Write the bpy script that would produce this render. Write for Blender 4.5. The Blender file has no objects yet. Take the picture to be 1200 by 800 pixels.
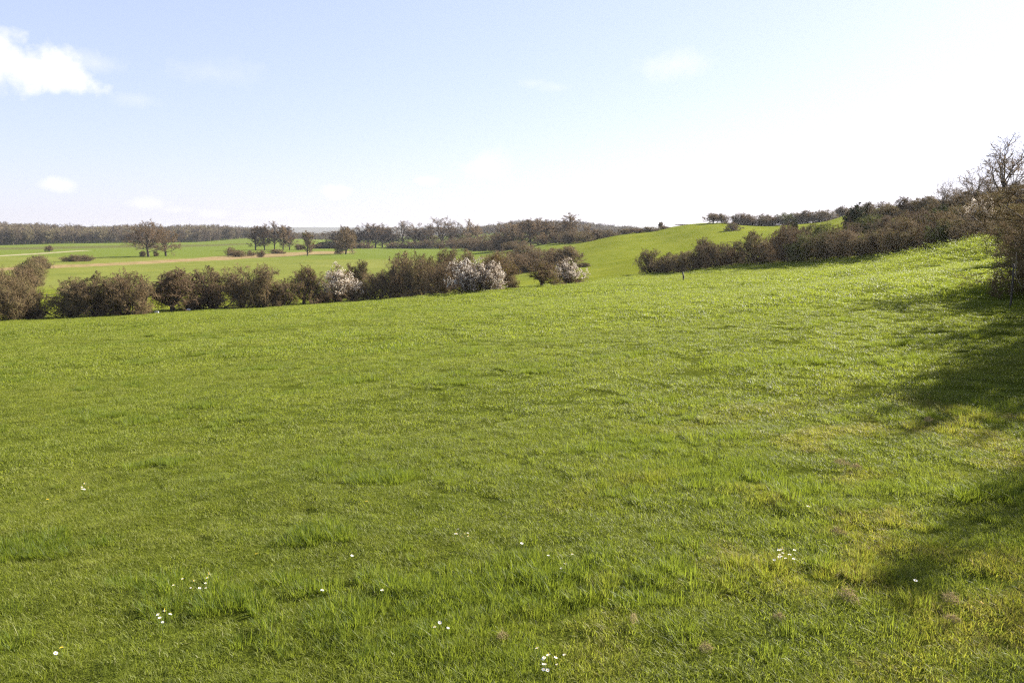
import bpy, math, random
import numpy as np
from math import radians as RAD

# ---------------------------------------------------------------- camera, sky, sun, exposure
scn = bpy.context.scene
COL = scn.collection
EYE = 1.65
PITCH = RAD(7.81)
FP = 28.0 / 36.0 * 1200.0            # focal length in photo pixels
cam_d = bpy.data.cameras.new('camera'); cam = bpy.data.objects.new('camera', cam_d); COL.objects.link(cam)
cam_d.lens = 28.0; cam_d.sensor_width = 36.0; cam_d.clip_end = 30000; cam_d.clip_start = 0.05
cam.location = (0, 0, EYE); cam.rotation_euler = (RAD(90) - PITCH, 0, 0)
scn.camera = cam

SUN_AZ, SUN_EL = RAD(56), RAD(30)    # azimuth clockwise from +Y
w = bpy.data.worlds.new('World'); scn.world = w; w.use_nodes = True
nt = w.node_tree; nt.nodes.clear()
def N(nt, typ, **kw):
    n = nt.nodes.new(typ)
    for k, v in kw.items(): setattr(n, k, v)
    return n
out = N(nt, 'ShaderNodeOutputWorld'); bg = N(nt, 'ShaderNodeBackground'); nt.links.new(bg.outputs[0], out.inputs[0])
sky = N(nt, 'ShaderNodeTexSky'); sky.sky_type = 'NISHITA'; sky.sun_disc = False
sky.sun_elevation = SUN_EL; sky.sun_rotation = SUN_AZ; sky.air_density = 1.0; sky.dust_density = 0.8; sky.ozone_density = 2.5; sky.altitude = 200
bg.inputs[1].default_value = 0.063
# clouds: soft cumulus patches at infinity, placed by direction
def pix_dir(px, py):
    a = (px - 600) / FP; b = (400 - py) / FP
    v = np.array([a, math.cos(PITCH) + b * math.sin(PITCH), -math.sin(PITCH) + b * math.cos(PITCH)])
    return v / np.linalg.norm(v)
tc = N(nt, 'ShaderNodeTexCoord')
nz = N(nt, 'ShaderNodeTexNoise'); nz.inputs['Scale'].default_value = 22; nz.inputs['Detail'].default_value = 7; nz.inputs['Roughness'].default_value = .62
nt.links.new(tc.outputs['Generated'], nz.inputs['Vector'])
def M(nt, op, a, b=None, c=None, clamp=False):
    n = N(nt, 'ShaderNodeMath', operation=op, use_clamp=clamp)
    for i, v in enumerate((a, b, c)):
        if v is None: continue
        if isinstance(v, (int, float)): n.inputs[i].default_value = v
        else: nt.links.new(v, n.inputs[i])
    return n.outputs[0]
clouds = None
# px, py, half width, half height (photo pixels), density
for (cx, cy, hw, hh, den) in [(28, 78, 56, 25, 1.25), (78, 94, 36, 17, 1.15), (-60, 60, 80, 40, 1.1), (112, 74, 30, 14, .4), (65, 217, 20, 8, .75), (162, 118, 26, 10, .3), (250, 85, 55, 18, .22),
                              (393, 225, 26, 9, .85), (165, 238, 36, 8, .5), (210, 246, 22, 6, .45), (250, 250, 22, 6, .35), (320, 252, 40, 7, .4), (495, 212, 20, 6, .5), (790, 74, 46, 18, .45), (655, 103, 24, 8, .3), (625, 98, 18, 6, .25), (570, 195, 40, 18, .5)]:
    d = pix_dir(cx, cy)
    r = np.cross(d, [0, 0, 1]); r /= np.linalg.norm(r); u = np.cross(r, d)
    parts = []
    for ax, hs in ((r, hw), (u, hh)):
        vd = N(nt, 'ShaderNodeVectorMath', operation='DOT_PRODUCT'); nt.links.new(tc.outputs['Generated'], vd.inputs[0]); vd.inputs[1].default_value = tuple(ax * FP / hs)
        parts.append(M(nt, 'MULTIPLY', vd.outputs['Value'], vd.outputs['Value']))
    vd = N(nt, 'ShaderNodeVectorMath', operation='DOT_PRODUCT'); nt.links.new(tc.outputs['Generated'], vd.inputs[0]); vd.inputs[1].default_value = tuple(d)
    fwd = M(nt, 'GREATER_THAN', vd.outputs['Value'], 0.0)
    rr = M(nt, 'SQRT', M(nt, 'ADD', parts[0], parts[1]))
    # 1 - r + (noise-.5)*k
    f = M(nt, 'ADD', M(nt, 'SUBTRACT', 1.0, rr), M(nt, 'MULTIPLY', M(nt, 'SUBTRACT', nz.outputs[0], 0.5), 2.7))
    f = M(nt, 'MULTIPLY', f, 1.25 if den > 1 else .8, clamp=True)
    f = M(nt, 'MULTIPLY', M(nt, 'MULTIPLY', f, fwd), min(den, 1.0))
    clouds = f if clouds is None else M(nt, 'MAXIMUM', clouds, f)
mixc = N(nt, 'ShaderNodeMix', data_type='RGBA'); nt.links.new(clouds, mixc.inputs['Factor'])
tint = N(nt, 'ShaderNodeMix', data_type='RGBA', blend_type='MULTIPLY'); gam = N(nt, 'ShaderNodeGamma'); gam.inputs[1].default_value = .46; nt.links.new(sky.outputs[0], gam.inputs[0]); tint.inputs['Factor'].default_value = 1; nt.links.new(gam.outputs[0], tint.inputs['A']); tint.inputs['B'].default_value = (2.06, 2.02, 2.48, 1)
veil = N(nt, 'ShaderNodeMix', data_type='RGBA'); veil.inputs['Factor'].default_value = .05; nt.links.new(tint.outputs['Result'], veil.inputs['A']); veil.inputs['B'].default_value = (3.6, 3.6, 4.1, 1)
nt.links.new(veil.outputs['Result'], mixc.inputs['A']); mixc.inputs['B'].default_value = (5.6, 5.5, 5.4, 1)
nt.links.new(mixc.outputs['Result'], bg.inputs[0])

sun_d = bpy.data.lights.new('sun', 'SUN'); sun = bpy.data.objects.new('sun', sun_d); COL.objects.link(sun)
sun_d.energy = 5.0; sun_d.angle = RAD(0.5); sun_d.color = (1.0, 0.94, 0.85)
sun.rotation_euler = (RAD(90) - SUN_EL, 0, RAD(180) - SUN_AZ)   # light travels from the sun towards the meadow
sun.location = (60, 60, 60)
scn.view_settings.view_transform = 'Standard'; scn.view_settings.look = 'None'; scn.view_settings.gamma = 1
scn.view_settings.exposure = 1.78
scn.cycles.max_bounces = 6; scn.cycles.diffuse_bounces = 2; scn.cycles.glossy_bounces = 2; scn.cycles.transmission_bounces = 3
scn.cycles.transparent_max_bounces = 4; scn.cycles.use_denoising = False; scn.cycles.filter_width = 1.25; scn.cycles.sample_clamp_indirect = 2; scn.cycles.sample_clamp_direct = 6; scn.cycles.adaptive_threshold = .006; scn.cycles.caustics_reflective = False; scn.cycles.caustics_refractive = False

# ---------------------------------------------------------------- numpy helpers
def hsh(i, j, s):
    h = (i.astype(np.int64) * 374761393 + j.astype(np.int64) * 668265263 + s * 69069) & 0xffffffff
    h = ((h ^ (h >> 13)) * 1274126177) & 0xffffffff
    return ((h ^ (h >> 16)) & 0xffffff) / float(0xffffff)
def vnoise(x, y, s=0):
    xi = np.floor(x); yi = np.floor(y); fx = x - xi; fy = y - yi
    fx = fx * fx * (3 - 2 * fx); fy = fy * fy * (3 - 2 * fy)
    a = hsh(xi, yi, s); b = hsh(xi + 1, yi, s); c = hsh(xi, yi + 1, s); d = hsh(xi + 1, yi + 1, s)
    return (a * (1 - fx) + b * fx) * (1 - fy) + (c * (1 - fx) + d * fx) * fy
def fbm(x, y, s=0, o=4):
    t = 0; a = .5; n = 0
    for k in range(o):
        t = t + a * vnoise(x * 2 ** k + 17.3 * k, y * 2 ** k - 9.1 * k, s + k); n += a; a *= .5
    return t / n
def smooth(e0, e1, x):
    t = np.clip((x - e0) / (e1 - e0), 0, 1); return t * t * (3 - 2 * t)

def ray_pt(px, py, D):
    """point seen at a photo pixel, D metres forward"""
    v = pix_dir(px, py); return v[0] / v[1] * D, D, EYE + v[2] / v[1] * D

# ---------------------------------------------------------------- terrain: heights measured from the photograph
ctrl = []
for gx, gy in [(0, 0), (0, 6), (3, 3), (-3, 3), (-8, 8), (0, 15), (-12, 18), (0, 35), (-22, 35), (0, 60), (-30, 60), (0, 90), (12, -5), (-12, -5), (0, -15), (30, -20), (-30, -20)]:
    ctrl.append((gx, gy, .07 * gx - .05 * gy + (.0009 * gx * gy if gx > 0 and gy > 0 else 0)))
for px, py, D in [
    (-250, 378, 88), (0, 375, 89), (90, 371, 93), (200, 364.5, 98), (283, 360.5, 103), (390, 354, 110), (465, 349, 115), (545, 343, 121), (600, 339, 125), (665, 332.5, 131),
    (752, 321, 122), (813, 318.5, 113), (830, 316, 109), (860, 312, 104), (911, 309, 96), (982, 304.5, 86), (1030, 300, 78), (1098, 292.5, 66), (1123, 286, 61), (1155, 279.5, 56),
    (1190, 305, 30), (1260, 334, 17), (1100, 318, 36), (1400, 262, 60), (1600, 250, 60),
    (700, 322, 150), (640, 316, 175), (560, 320, 180),
    (760, 303, 170), (700, 305, 210), (900, 290, 160), (850, 284, 220), (780, 286, 250), (960, 276, 180), (980, 282, 110), (1030, 276, 100), (1100, 268, 86), (1150, 260, 76), (1200, 255, 70),
    (1000, 262, 150), (1050, 256, 130), (1100, 250, 112), (1180, 240, 95),
    (640, 285.6, 340), (698, 282, 310), (724, 276.5, 300), (752, 273.5, 300), (792, 267, 300), (824, 263, 300), (848, 262, 300), (900, 265.5, 290), (940, 262.5, 290), (972, 259, 290), (990, 253, 290), (1060, 241, 280), (1250, 225, 280),
    (660, 288, 420), (750, 279, 430), (830, 270, 420), (920, 270, 420), (990, 256, 420), (740, 276, 600), (850, 274, 600), (1000, 262, 600),
    (600, 293.5, 420), (560, 292, 450),
    (0, 287.5, 700), (-300, 288, 700), (120, 285, 750), (240, 283.5, 800), (300, 279, 900), (370, 281, 950), (0, 277, 930), (-300, 277, 950), (120, 279.5, 980), (240, 279, 1030), (300, 280, 1100), (370, 280.5, 1200), (450, 281, 1100),
    (560, 272, 1050), (620, 269, 1050), (680, 271, 1050), (737, 275, 1100), (560, 280, 850), (620, 280, 850), (700, 281, 850), (800, 276, 1100)]:
    ctrl.append(ray_pt(px, py, D))
for px, D in [(-300, 130), (-100, 200), (100, 140), (250, 150), (400, 170), (0, 250), (150, 300), (250, 350), (350, 320), (450, 400), (350, 450), (450, 500), (520, 330), (500, 560), (-300, 400), (100, 450), (200, 550), (-100, 560), (520, 240), (620, 240)]:
    x, y, z = ray_pt(px, 300, D); ctrl.append((x, y, -9.0 + (.8 if px > 515 else 0)))
for az in range(0, 360, 30):
    for r in (1700, 7000):
        ctrl.append((r * math.sin(RAD(az)), r * math.cos(RAD(az)), -9.0 if az not in (60, 90, 120) else 14))
for az in (100, 130, 160, 180, 200, 230, 260): ctrl.append((150 * math.sin(RAD(az)), 150 * math.cos(RAD(az)), 10 - 14 * (az > 180) * (az - 180) / 80))
ctrl = np.array(ctrl, float)
R0 = 15.0
def warp(x, y):
    r = np.hypot(x, y) + 1e-9; s = np.arcsinh(r / R0) / r; return x * s, y * s, r
cu, cv, cr = warp(ctrl[:, 0], ctrl[:, 1]); cq = ctrl[:, 2] / (cr + R0)
def kern(d2): return np.sqrt(d2 + .02)
A_ = kern((cu[:, None] - cu[None]) ** 2 + (cv[:, None] - cv[None]) ** 2); n_ = len(cu)
Pm = np.stack([np.ones(n_), cu, cv], 1)
K_ = np.block([[A_ - np.eye(n_) * 1e-3, Pm], [Pm.T, np.zeros((3, 3))]])
sol = np.linalg.solve(K_, np.concatenate([cq, np.zeros(3)]))
def H(x, y, fine=True):
    x = np.asarray(x, float); y = np.asarray(y, float); sh = np.broadcast(x, y).shape
    x = np.broadcast_to(x, sh).ravel(); y = np.broadcast_to(y, sh).ravel()
    z = np.empty(x.size)
    for i in range(0, x.size, 20000):
        u, v, r = warp(x[i:i + 20000], y[i:i + 20000])
        q = kern((u[:, None] - cu[None]) ** 2 + (v[:, None] - cv[None]) ** 2) @ sol[:n_] + sol[n_] + sol[n_ + 1] * u + sol[n_ + 2] * v
        z[i:i + 20000] = q * (r + R0)
    if fine:
        r = np.hypot(x, y)
        z += (fbm(x / 6, y / 6, 3, 3) - .5) * .22 * (1 - .85 * smooth(0, 5, x) * (1 - smooth(25, 40, r))) * smooth(3, 25, r) * (1 - smooth(300, 600, r))
        z += (fbm(x / 1.1, y / 1.1, 5, 3) - .5) * .05 * (1 - .9 * smooth(.5, 4, x) * (y > 2)) * (1 - smooth(90, 200, r))
        z += (fbm(x / .28, y / .28, 9, 2) - .5) * .045 * (1 - .5 * smooth(1, 6, x)) * (1 - smooth(12, 25, r))
    return z.reshape(sh)
def project(x, y, z):
    h = z - EYE; dep = y * math.cos(PITCH) - h * math.sin(PITCH); up = y * math.sin(PITCH) + h * math.cos(PITCH)
    return 600 + FP * x / dep, 400 - FP * up / dep
def xy_at(px, D):
    v = pix_dir(px, 300); return v[0] / v[1] * D, D
def hit(px, py, d0=2.0, d1=1500):
    v = pix_dir(px, py); Ds = np.geomspace(d0, d1, 900)
    g = H(v[0] / v[1] * Ds, Ds, False); zr = EYE + v[2] / v[1] * Ds
    k = np.argmax(g >= zr)
    if g[k] < zr[k]: k = len(Ds) - 1
    return float(Ds[k])

def mk_mesh(name, verts, quads=None, tris=None, attrs=None, smooth_=False):
    me = bpy.data.meshes.new(name)
    verts = np.asarray(verts, np.float32)
    nq = 0 if quads is None else len(quads); ntri = 0 if tris is None else len(tris)
    me.vertices.add(len(verts)); me.vertices.foreach_set('co', verts.ravel())
    loops = []
    if nq: loops.append(np.asarray(quads, np.int32).ravel())
    if ntri: loops.append(np.asarray(tris, np.int32).ravel())
    if loops:
        li = np.concatenate(loops); me.loops.add(len(li)); me.loops.foreach_set('vertex_index', li)
        starts = np.concatenate([np.arange(nq) * 4, nq * 4 + np.arange(ntri) * 3]).astype(np.int32)
        tot = np.concatenate([np.full(nq, 4), np.full(ntri, 3)]).astype(np.int32)
        me.polygons.add(nq + ntri); me.polygons.foreach_set('loop_start', starts); me.polygons.foreach_set('loop_total', tot)
        if smooth_: me.polygons.foreach_set('use_smooth', np.ones(nq + ntri, bool))
    for k, (typ, dat) in (attrs or {}).items():
        a = me.attributes.new(k, typ, 'POINT'); a.data.foreach_set('vector' if typ == 'FLOAT_VECTOR' else 'value', np.asarray(dat).ravel())
    me.update(calc_edges=True); return me

# ---------------------------------------------------------------- materials
def mat(name):
    m = bpy.data.materials.new(name); m.use_nodes = True; t = m.node_tree; t.nodes.clear()
    o = N(t, 'ShaderNodeOutputMaterial'); return m, t, o
def ramp(t, fac, stops):
    r = N(t, 'ShaderNodeValToRGB'); t.links.new(fac, r.inputs[0]); e = r.color_ramp.elements
    while len(e) < len(stops): e.new(.5)
    for el, (p, c) in zip(e, stops): el.position = p; el.color = (*c, 1) if len(c) == 3 else c
    return r.outputs[0]
def noise(t, vec, scale, detail=4, rough=.55):
    n = N(t, 'ShaderNodeTexNoise'); n.inputs['Scale'].default_value = scale; n.inputs['Detail'].default_value = detail; n.inputs['Roughness'].default_value = rough
    if vec is not None: t.links.new(vec, n.inputs['Vector'])
    return n.outputs[0]
def mix(t, f, a, b, mode='MIX'):
    n = N(t, 'ShaderNodeMix', data_type='RGBA', blend_type=mode)
    for k, v in (('Factor', f), ('A', a), ('B', b)):
        if isinstance(v, (int, float)): n.inputs[k].default_value = v
        elif isinstance(v, tuple): n.inputs[k].default_value = (*v, 1)
        else: t.links.new(v, n.inputs[k])
    return n.outputs['Result']
def attr(t, name, typ='GEOMETRY'):
    n = N(t, 'ShaderNodeAttribute'); n.attribute_type = typ; n.attribute_name = name; return n.outputs['Fac']
def pos(t): return N(t, 'ShaderNodeNewGeometry').outputs['Position']

def grass_colour(t, P, blade=None, dry=None):
    """shared colour of the pasture: big drifts, patches, small flecks"""
    big = noise(t, P, .035, 3); mid = noise(t, P, .45, 4, .6); sm = noise(t, P, 3.2, 4, .65)
    c1 = ramp(t, mid, [(.3, (.098, .131, .012)), (.5, (.150, .172, .018)), (.7, (.21, .212, .033))])
    c2 = ramp(t, sm, [(.3, (.096, .128, .012)), (.55, (.156, .175, .019)), (.75, (.22, .218, .036))])
    c = mix(t, .5, c1, c2)
    c = mix(t, ramp(t, big, [(.35, (0, 0, 0)), (.65, (.45, .45, .45))]), c, (.172, .195, .023))
    return c

def principled(t, o, col, rough=.8, bump=None, spec=.3):
    p = N(t, 'ShaderNodeBsdfPrincipled')
    if isinstance(col, tuple): p.inputs['Base Color'].default_value = (*col, 1)
    else: t.links.new(col, p.inputs['Base Color'])
    p.inputs['Roughness'].default_value = rough; p.inputs['Specular IOR Level'].default_value = spec
    if bump is not None: t.links.new(bump, p.inputs['Normal'])
    t.links.new(p.outputs[0], o.inputs[0]); return p

m_ground, t, o = mat('pasture')
P = pos(t)
gc = grass_colour(t, P)
far_w = attr(t, 'valley')
vm = noise(t, P, .02, 4, .6)
gc = mix(t, M(t, 'MULTIPLY', far_w, .75), gc, ramp(t, vm, [(.3, (.135, .155, .035)), (.7, (.18, .19, .055))]))
gc = mix(t, 1.0, gc, ramp(t, noise(t, P, .07, 6, .7), [(.3, (.80, .84, .8)), (.7, (1.14, 1.08, 1.1))]), 'MULTIPLY')
crop = attr(t, 'crop'); gc = mix(t, M(t, 'MULTIPLY', crop, .85), gc, (.115, .15, .025))
tan = attr(t, 'tan'); tn = noise(t, P, .12, 5, .7)
gc = mix(t, M(t, 'MULTIPLY', tan, ramp(t, tn, [(.25, (.45,) * 3), (.6, (1,) * 3)])), gc, ramp(t, noise(t, P, .5, 4), [(.3, (.20, .13, .065)), (.7, (.33, .24, .13))]))
pale = attr(t, 'pale'); gc = mix(t, pale, gc, (.31, .27, .16))
scr = attr(t, 'scrub'); gc = mix(t, M(t, 'MULTIPLY', scr, .8), gc, (.10, .095, .035))
gc = mix(t, M(t, 'MULTIPLY', attr(t, 'sward'), .8), gc, (.05, .062, .010))
fine = noise(t, P, 22, 6, .8); gc = mix(t, .75, gc, ramp(t, fine, [(.38, (.35, .35, .3)), (.52, (.9, .9, .9)), (.66, (1.35, 1.3, 1.2))]), 'MULTIPLY')
thatch = noise(t, P, 7, 5, .7)
gc = mix(t, M(t, 'MULTIPLY', ramp(t, thatch, [(.5, (0, 0, 0)), (.72, (.75,) * 3)]), attr(t, 'dry')), gc, (.20, .15, .045))
bm = N(t, 'ShaderNodeBump'); bm.inputs['Strength'].default_value = .9; bm.inputs['Distance'].default_value = .12
t.links.new(M(t, 'ADD', noise(t, P, 1.3, 8, .75), M(t, 'MULTIPLY', noise(t, P, .25, 3), 1.5)), bm.inputs['Height'])
principled(t, o, gc, .95, bm.outputs[0], .0)

m_blade, t, o = mat('grass_blade')
P = pos(t); gc = grass_colour(t, P)
bv = attr(t, 'bv'); dry = attr(t, 'dry', 'INSTANCER'); lush = attr(t, 'lush', 'INSTANCER')
gc = mix(t, lush, gc, (.066, .108, .007))
gc = mix(t, ramp(t, bv, [(.0, (.5,) * 3), (.5, (0, 0, 0))]), gc, mix(t, .5, gc, (.10, .125, .008)))
gc = mix(t, ramp(t, bv, [(.88, (0, 0, 0)), (.93, (.7,) * 3)]), gc, (.26, .25, .09))
gc = mix(t, M(t, 'MULTIPLY', dry, ramp(t, bv, [(.3, (.15,) * 3), (.6, (1,) * 3)])), gc, ramp(t, noise(t, P, 5, 3), [(.4, (.36, .28, .035)), (.65, (.30, .19, .07))]))
p = N(t, 'ShaderNodeBsdfPrincipled'); t.links.new(gc, p.inputs['Base Color']); p.inputs['Roughness'].default_value = .5; p.inputs['Specular IOR Level'].default_value = .17
tr = N(t, 'ShaderNodeBsdfTranslucent'); t.links.new(mix(t, .5, gc, (.38, .45, .04)), tr.inputs[0])
mx = N(t, 'ShaderNodeMixShader'); mx.inputs[0].default_value = .45
t.links.new(p.outputs[0], mx.inputs[1]); t.links.new(tr.outputs[0], mx.inputs[2]); t.links.new(mx.outputs[0], o.inputs[0])

def twig_mat(name, a, b, c, trans=.0, ns=.9):
    m, t, o = mat(name)
    oi = N(t, 'ShaderNodeObjectInfo'); P = pos(t)
    f = M(t, 'ADD', M(t, 'MULTIPLY', oi.outputs['Random'], .6), M(t, 'SUBTRACT', M(t, 'MULTIPLY', noise(t, P, ns, 3), 1.1), .35))
    col = ramp(t, f, [(.15, a), (.5, b), (.85, c)])
    p = principled(t, o, col, .85, None, .08)
    if trans:
        tr = N(t, 'ShaderNodeBsdfTranslucent'); t.links.new(col, tr.inputs[0]); mx = N(t, 'ShaderNodeMixShader'); mx.inputs[0].default_value = trans
        t.links.new(p.outputs[0], mx.inputs[1]); t.links.new(tr.outputs[0], mx.inputs[2]); t.links.new(mx.outputs[0], o.inputs[0])
    return m
m_bark = twig_mat('bark', (.045, .036, .028), (.07, .056, .042), (.10, .082, .06))
m_twig = twig_mat('twigs', (.15, .096, .056), (.20, .135, .073), (.28, .195, .10))
m_twig_tan = twig_mat('tan_twigs', (.18, .125, .065), (.23, .165, .085), (.24, .185, .09))
m_twig_olive = twig_mat('olive_twigs', (.12, .11, .04), (.15, .14, .05), (.18, .165, .055))
m_bud = twig_mat('buds', (.14, .10, .055), (.17, .13, .06), (.15, .15, .045), .3)
m_ever = twig_mat('evergreen_leaves', (.025, .04, .014), (.035, .055, .016), (.05, .07, .02), .2)
m_green = twig_mat('young_leaves', (.08, .11, .02), (.11, .135, .028), (.13, .14, .03), .35)
m_blossom = twig_mat('blossom', (.82, .73, .60), (.86, .78, .66), (.88, .82, .72), .5)
m_mistle = twig_mat('mistletoe', (.13, .12, .02), (.18, .155, .025), (.22, .17, .03), .3)
m_wood_far = twig_mat('woodland_twigs', (.11, .082, .058), (.155, .12, .08), (.225, .19, .10), ns=.02)

# ---------------------------------------------------------------- ground sheet
ang = np.concatenate([np.arange(-180, -64, 4.0), np.arange(-64, -42, .8), np.arange(-42, 44, .16), np.arange(44, 64, .8), np.arange(64, 180, 4.0)])
rad = np.concatenate([[0.001], np.geomspace(.4, 30, 300)[:-1], np.geomspace(30, 9000, 300)])
TH, RR = np.meshgrid(np.radians(ang), rad, indexing='ij')
GX = RR * np.sin(TH); GY = RR * np.cos(TH); GZ = H(GX, GY)
na, nr = GX.shape
ii = np.arange(na)[:, None]; jj = np.arange(nr - 1)[None]
a_ = ii * nr + jj; b_ = ((ii + 1) % na) * nr + jj
quads = np.stack([a_, b_, b_ + 1, a_ + 1], -1).reshape(-1, 4)[:, ::-1]
def seg_dist(x, y, pts):
    d = np.full(x.shape, 1e9); tt = np.zeros(x.shape); L = 0
    for (x0, y0), (x1, y1) in zip(pts[:-1], pts[1:]):
        dx, dy = x1 - x0, y1 - y0; l = math.hypot(dx, dy)
        k = np.clip(((x - x0) * dx + (y - y0) * dy) / l ** 2, 0, 1); dd = np.hypot(x - x0 - k * dx, y - y0 - k * dy)
        sel = dd < d; d = np.where(sel, dd, d); tt = np.where(sel, L + k * l, tt); L += l
    return d, tt / L
def line(pp): return [xy_at(px, 933.3 * (EYE + 9.0) / (py - 272)) for px, py in pp]
wob = (fbm(GX / 25, GY / 25, 31, 3) - .5)
def band(pp, wid):
    d, tt = seg_dist(GX, GY, line(pp)); return d, tt
d, tt = band([(-200, 320), (0, 315.5), (60, 312), (140, 308), (240, 303.5), (300, 299.5), (385, 295)], 1)
wd = 7 + 11 * smooth(.35, .95, tt); A_tan = 1 - smooth(wd * .75, wd * 1.15, d + wob * 14)
d, tt = band([(-150, 302.5), (0, 299), (50, 296.2), (98, 293.2)], 1); A_pale = 1 - smooth(3, 6, d + wob * 3)
valley = smooth(135, 170, GY) * (1 - smooth(-10, 25, GX - (GY - 150) * .06)) * (GY > 0)
crop = smooth(330, 350, GY + GX * .25 + 40) * valley
d, tt = band([(-200, 290), (60, 289), (200, 288)], 1); A_scr = (1 - smooth(40, 70, d + wob * 40))
dry_f = lambda x, y: smooth(.0, 3.5, x + 1.2 - .25 * np.abs(y - 4)) * smooth(.52, .66, fbm(x / .42, y / .42, 71, 3)) * (1 - smooth(6, 11, y))
pts = np.stack([GX, GY, GZ], -1).reshape(-1, 3)
me = mk_mesh('meadow_ground', pts, quads, None, dict(valley=('FLOAT', valley), crop=('FLOAT', crop), tan=('FLOAT', A_tan), pale=('FLOAT', A_pale), scrub=('FLOAT', A_scr), sward=('FLOAT', 1 - smooth(50, 110, RR)), dry=('FLOAT', dry_f(GX, GY))), True)
me.materials.append(m_ground)
g = bpy.data.objects.new('meadow_ground', me); COL.objects.link(g); g['kind'] = 'structure'; g['label'] = 'green pasture sloping down to a valley of fields'; g['category'] = 'ground'

# ---------------------------------------------------------------- branch growing
def nrm(v): return v / (np.linalg.norm(v, axis=-1, keepdims=True) + 1e-9)
def grow(rng, P, D, L, R, k, wig, grav, taper=.75):
    n = len(P); pts = np.empty((n, k + 1, 3)); pts[:, 0] = P; D = D.copy(); st = (L / k)[:, None]
    for i in range(k):
        D = nrm(D + rng.normal(0, wig, (n, 3)) + np.array([0, 0, grav])); pts[:, i + 1] = pts[:, i] + D * st
    rd = R[:, None] * (1 - taper * np.linspace(0, 1, k + 1)[None]); return pts, rd
def kids(rng, pts, rd, L, m, t0, t1, a0, a1, ratio, rr=.6, up=0.0):
    n, k1, _ = pts.shape; k = k1 - 1
    t = t0 + (t1 - t0) * (np.arange(m)[None] + rng.random((n, m))) / m
    f = t * k; i = np.minimum(f.astype(int), k - 1); fr = (f - i)[..., None]; ar = np.arange(n)[:, None]
    p0 = pts[ar, i]; p1 = pts[ar, i + 1]; P = p0 * (1 - fr) + p1 * fr; T = nrm(p1 - p0)
    q = nrm(np.cross(T, rng.normal(0, 1, (n, m, 3)))); a = rng.uniform(a0, a1, (n, m))[..., None]
    D = nrm(np.cos(a) * T + np.sin(a) * q + np.array([0, 0, up]))
    r = (rd[ar, i] * (1 - fr[..., 0]) + rd[ar, i + 1] * fr[..., 0]) * rr
    Lc = L[:, None] * ratio * (1.2 - .6 * t) * rng.uniform(.6, 1.25, (n, m))
    return P.reshape(-1, 3), D.reshape(-1, 3), Lc.ravel(), r.ravel()
def tube(pts, rd, m, base=0):
    n, k1, _ = pts.shape
    T = np.empty_like(pts); T[:, :-1] = pts[:, 1:] - pts[:, :-1]; T[:, -1] = T[:, -2]; T = nrm(T)
    ref = np.where(np.abs(T[:, :1, 2:3]) > .85, np.array([1., 0, 0]), np.array([0, 0, 1.]))
    U = nrm(np.cross(T, np.broadcast_to(ref, T.shape))); V = np.cross(T, U)
    a = np.arange(m) * 2 * math.pi / m
    ring = pts[:, :, None] + rd[:, :, None, None] * (np.cos(a)[:, None] * U[:, :, None] + np.sin(a)[:, None] * V[:, :, None])
    v = ring.reshape(-1, 3); idx = base + np.arange(n * k1 * m).reshape(n, k1, m)
    q = np.stack([idx[:, :-1], np.roll(idx, -1, 2)[:, :-1], np.roll(idx, -1, 2)[:, 1:], idx[:, 1:]], -1).reshape(-1, 4)
    return v, q
class Geo:
    def __init__(s): s.v = []; s.q = []; s.n = 0
    def tube(s, pts, rd, m):
        v, q = tube(pts, rd, m, s.n); s.v.append(v); s.q.append(q); s.n += len(v)
    def leaves(s, rng, P, size, elong=1.6, n=None):
        n = len(P); d = nrm(rng.normal(0, 1, (n, 3))); e = nrm(np.cross(d, rng.normal(0, 1, (n, 3)))); up = np.cross(d, e)
        sz = size * rng.uniform(.6, 1.3, (n, 1))
        v = np.stack([P - d * sz * elong * .5, P + e * sz * .5 + up * sz * .12, P + d * sz * elong * .5, P - e * sz * .5 + up * sz * .12], 1).reshape(-1, 3)
        s.v.append(v); s.q.append(s.n + np.arange(n * 4).reshape(n, 4)); s.n += n * 4
    def mesh(s, name, m, sc=None):
        v = np.concatenate(s.v)
        if sc is not None: v = v * sc
        if getattr(s, 'dome', 0):      # gather stray twigs into a rounded crown
            r = np.hypot(v[:, 0], v[:, 1]); zc = .42; e = np.sqrt((r / .5) ** 2 + (np.where(v[:, 2] > zc, (v[:, 2] - zc) / (1 - zc), 0)) ** 2)
            lim = .82 + .2 * np.sin(np.arctan2(v[:, 1], v[:, 0]) * 3 + s.dome) * np.sin(v[:, 2] * 7 + s.dome) ; f = np.where(e > lim, (lim + (e - lim) * .62) / np.maximum(e, 1e-6), 1)
            v = np.stack([v[:, 0] * f, v[:, 1] * f, np.where(v[:, 2] > zc, zc + (v[:, 2] - zc) * f, v[:, 2])], 1)
        me = mk_mesh(name, v, np.concatenate(s.q)); me.materials.append(m); return me
def along(rng, pts, m, t0=.1, t1=1.0, jit=0.0):
    n, k1, _ = pts.shape; k = k1 - 1; f = rng.uniform(t0, t1, (n, m)) * k; i = np.minimum(f.astype(int), k - 1); fr = (f - i)[..., None]; ar = np.arange(n)[:, None]
    P = (pts[ar, i] * (1 - fr) + pts[ar, i + 1] * fr).reshape(-1, 3); return P + rng.normal(0, jit, P.shape) if jit else P

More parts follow.
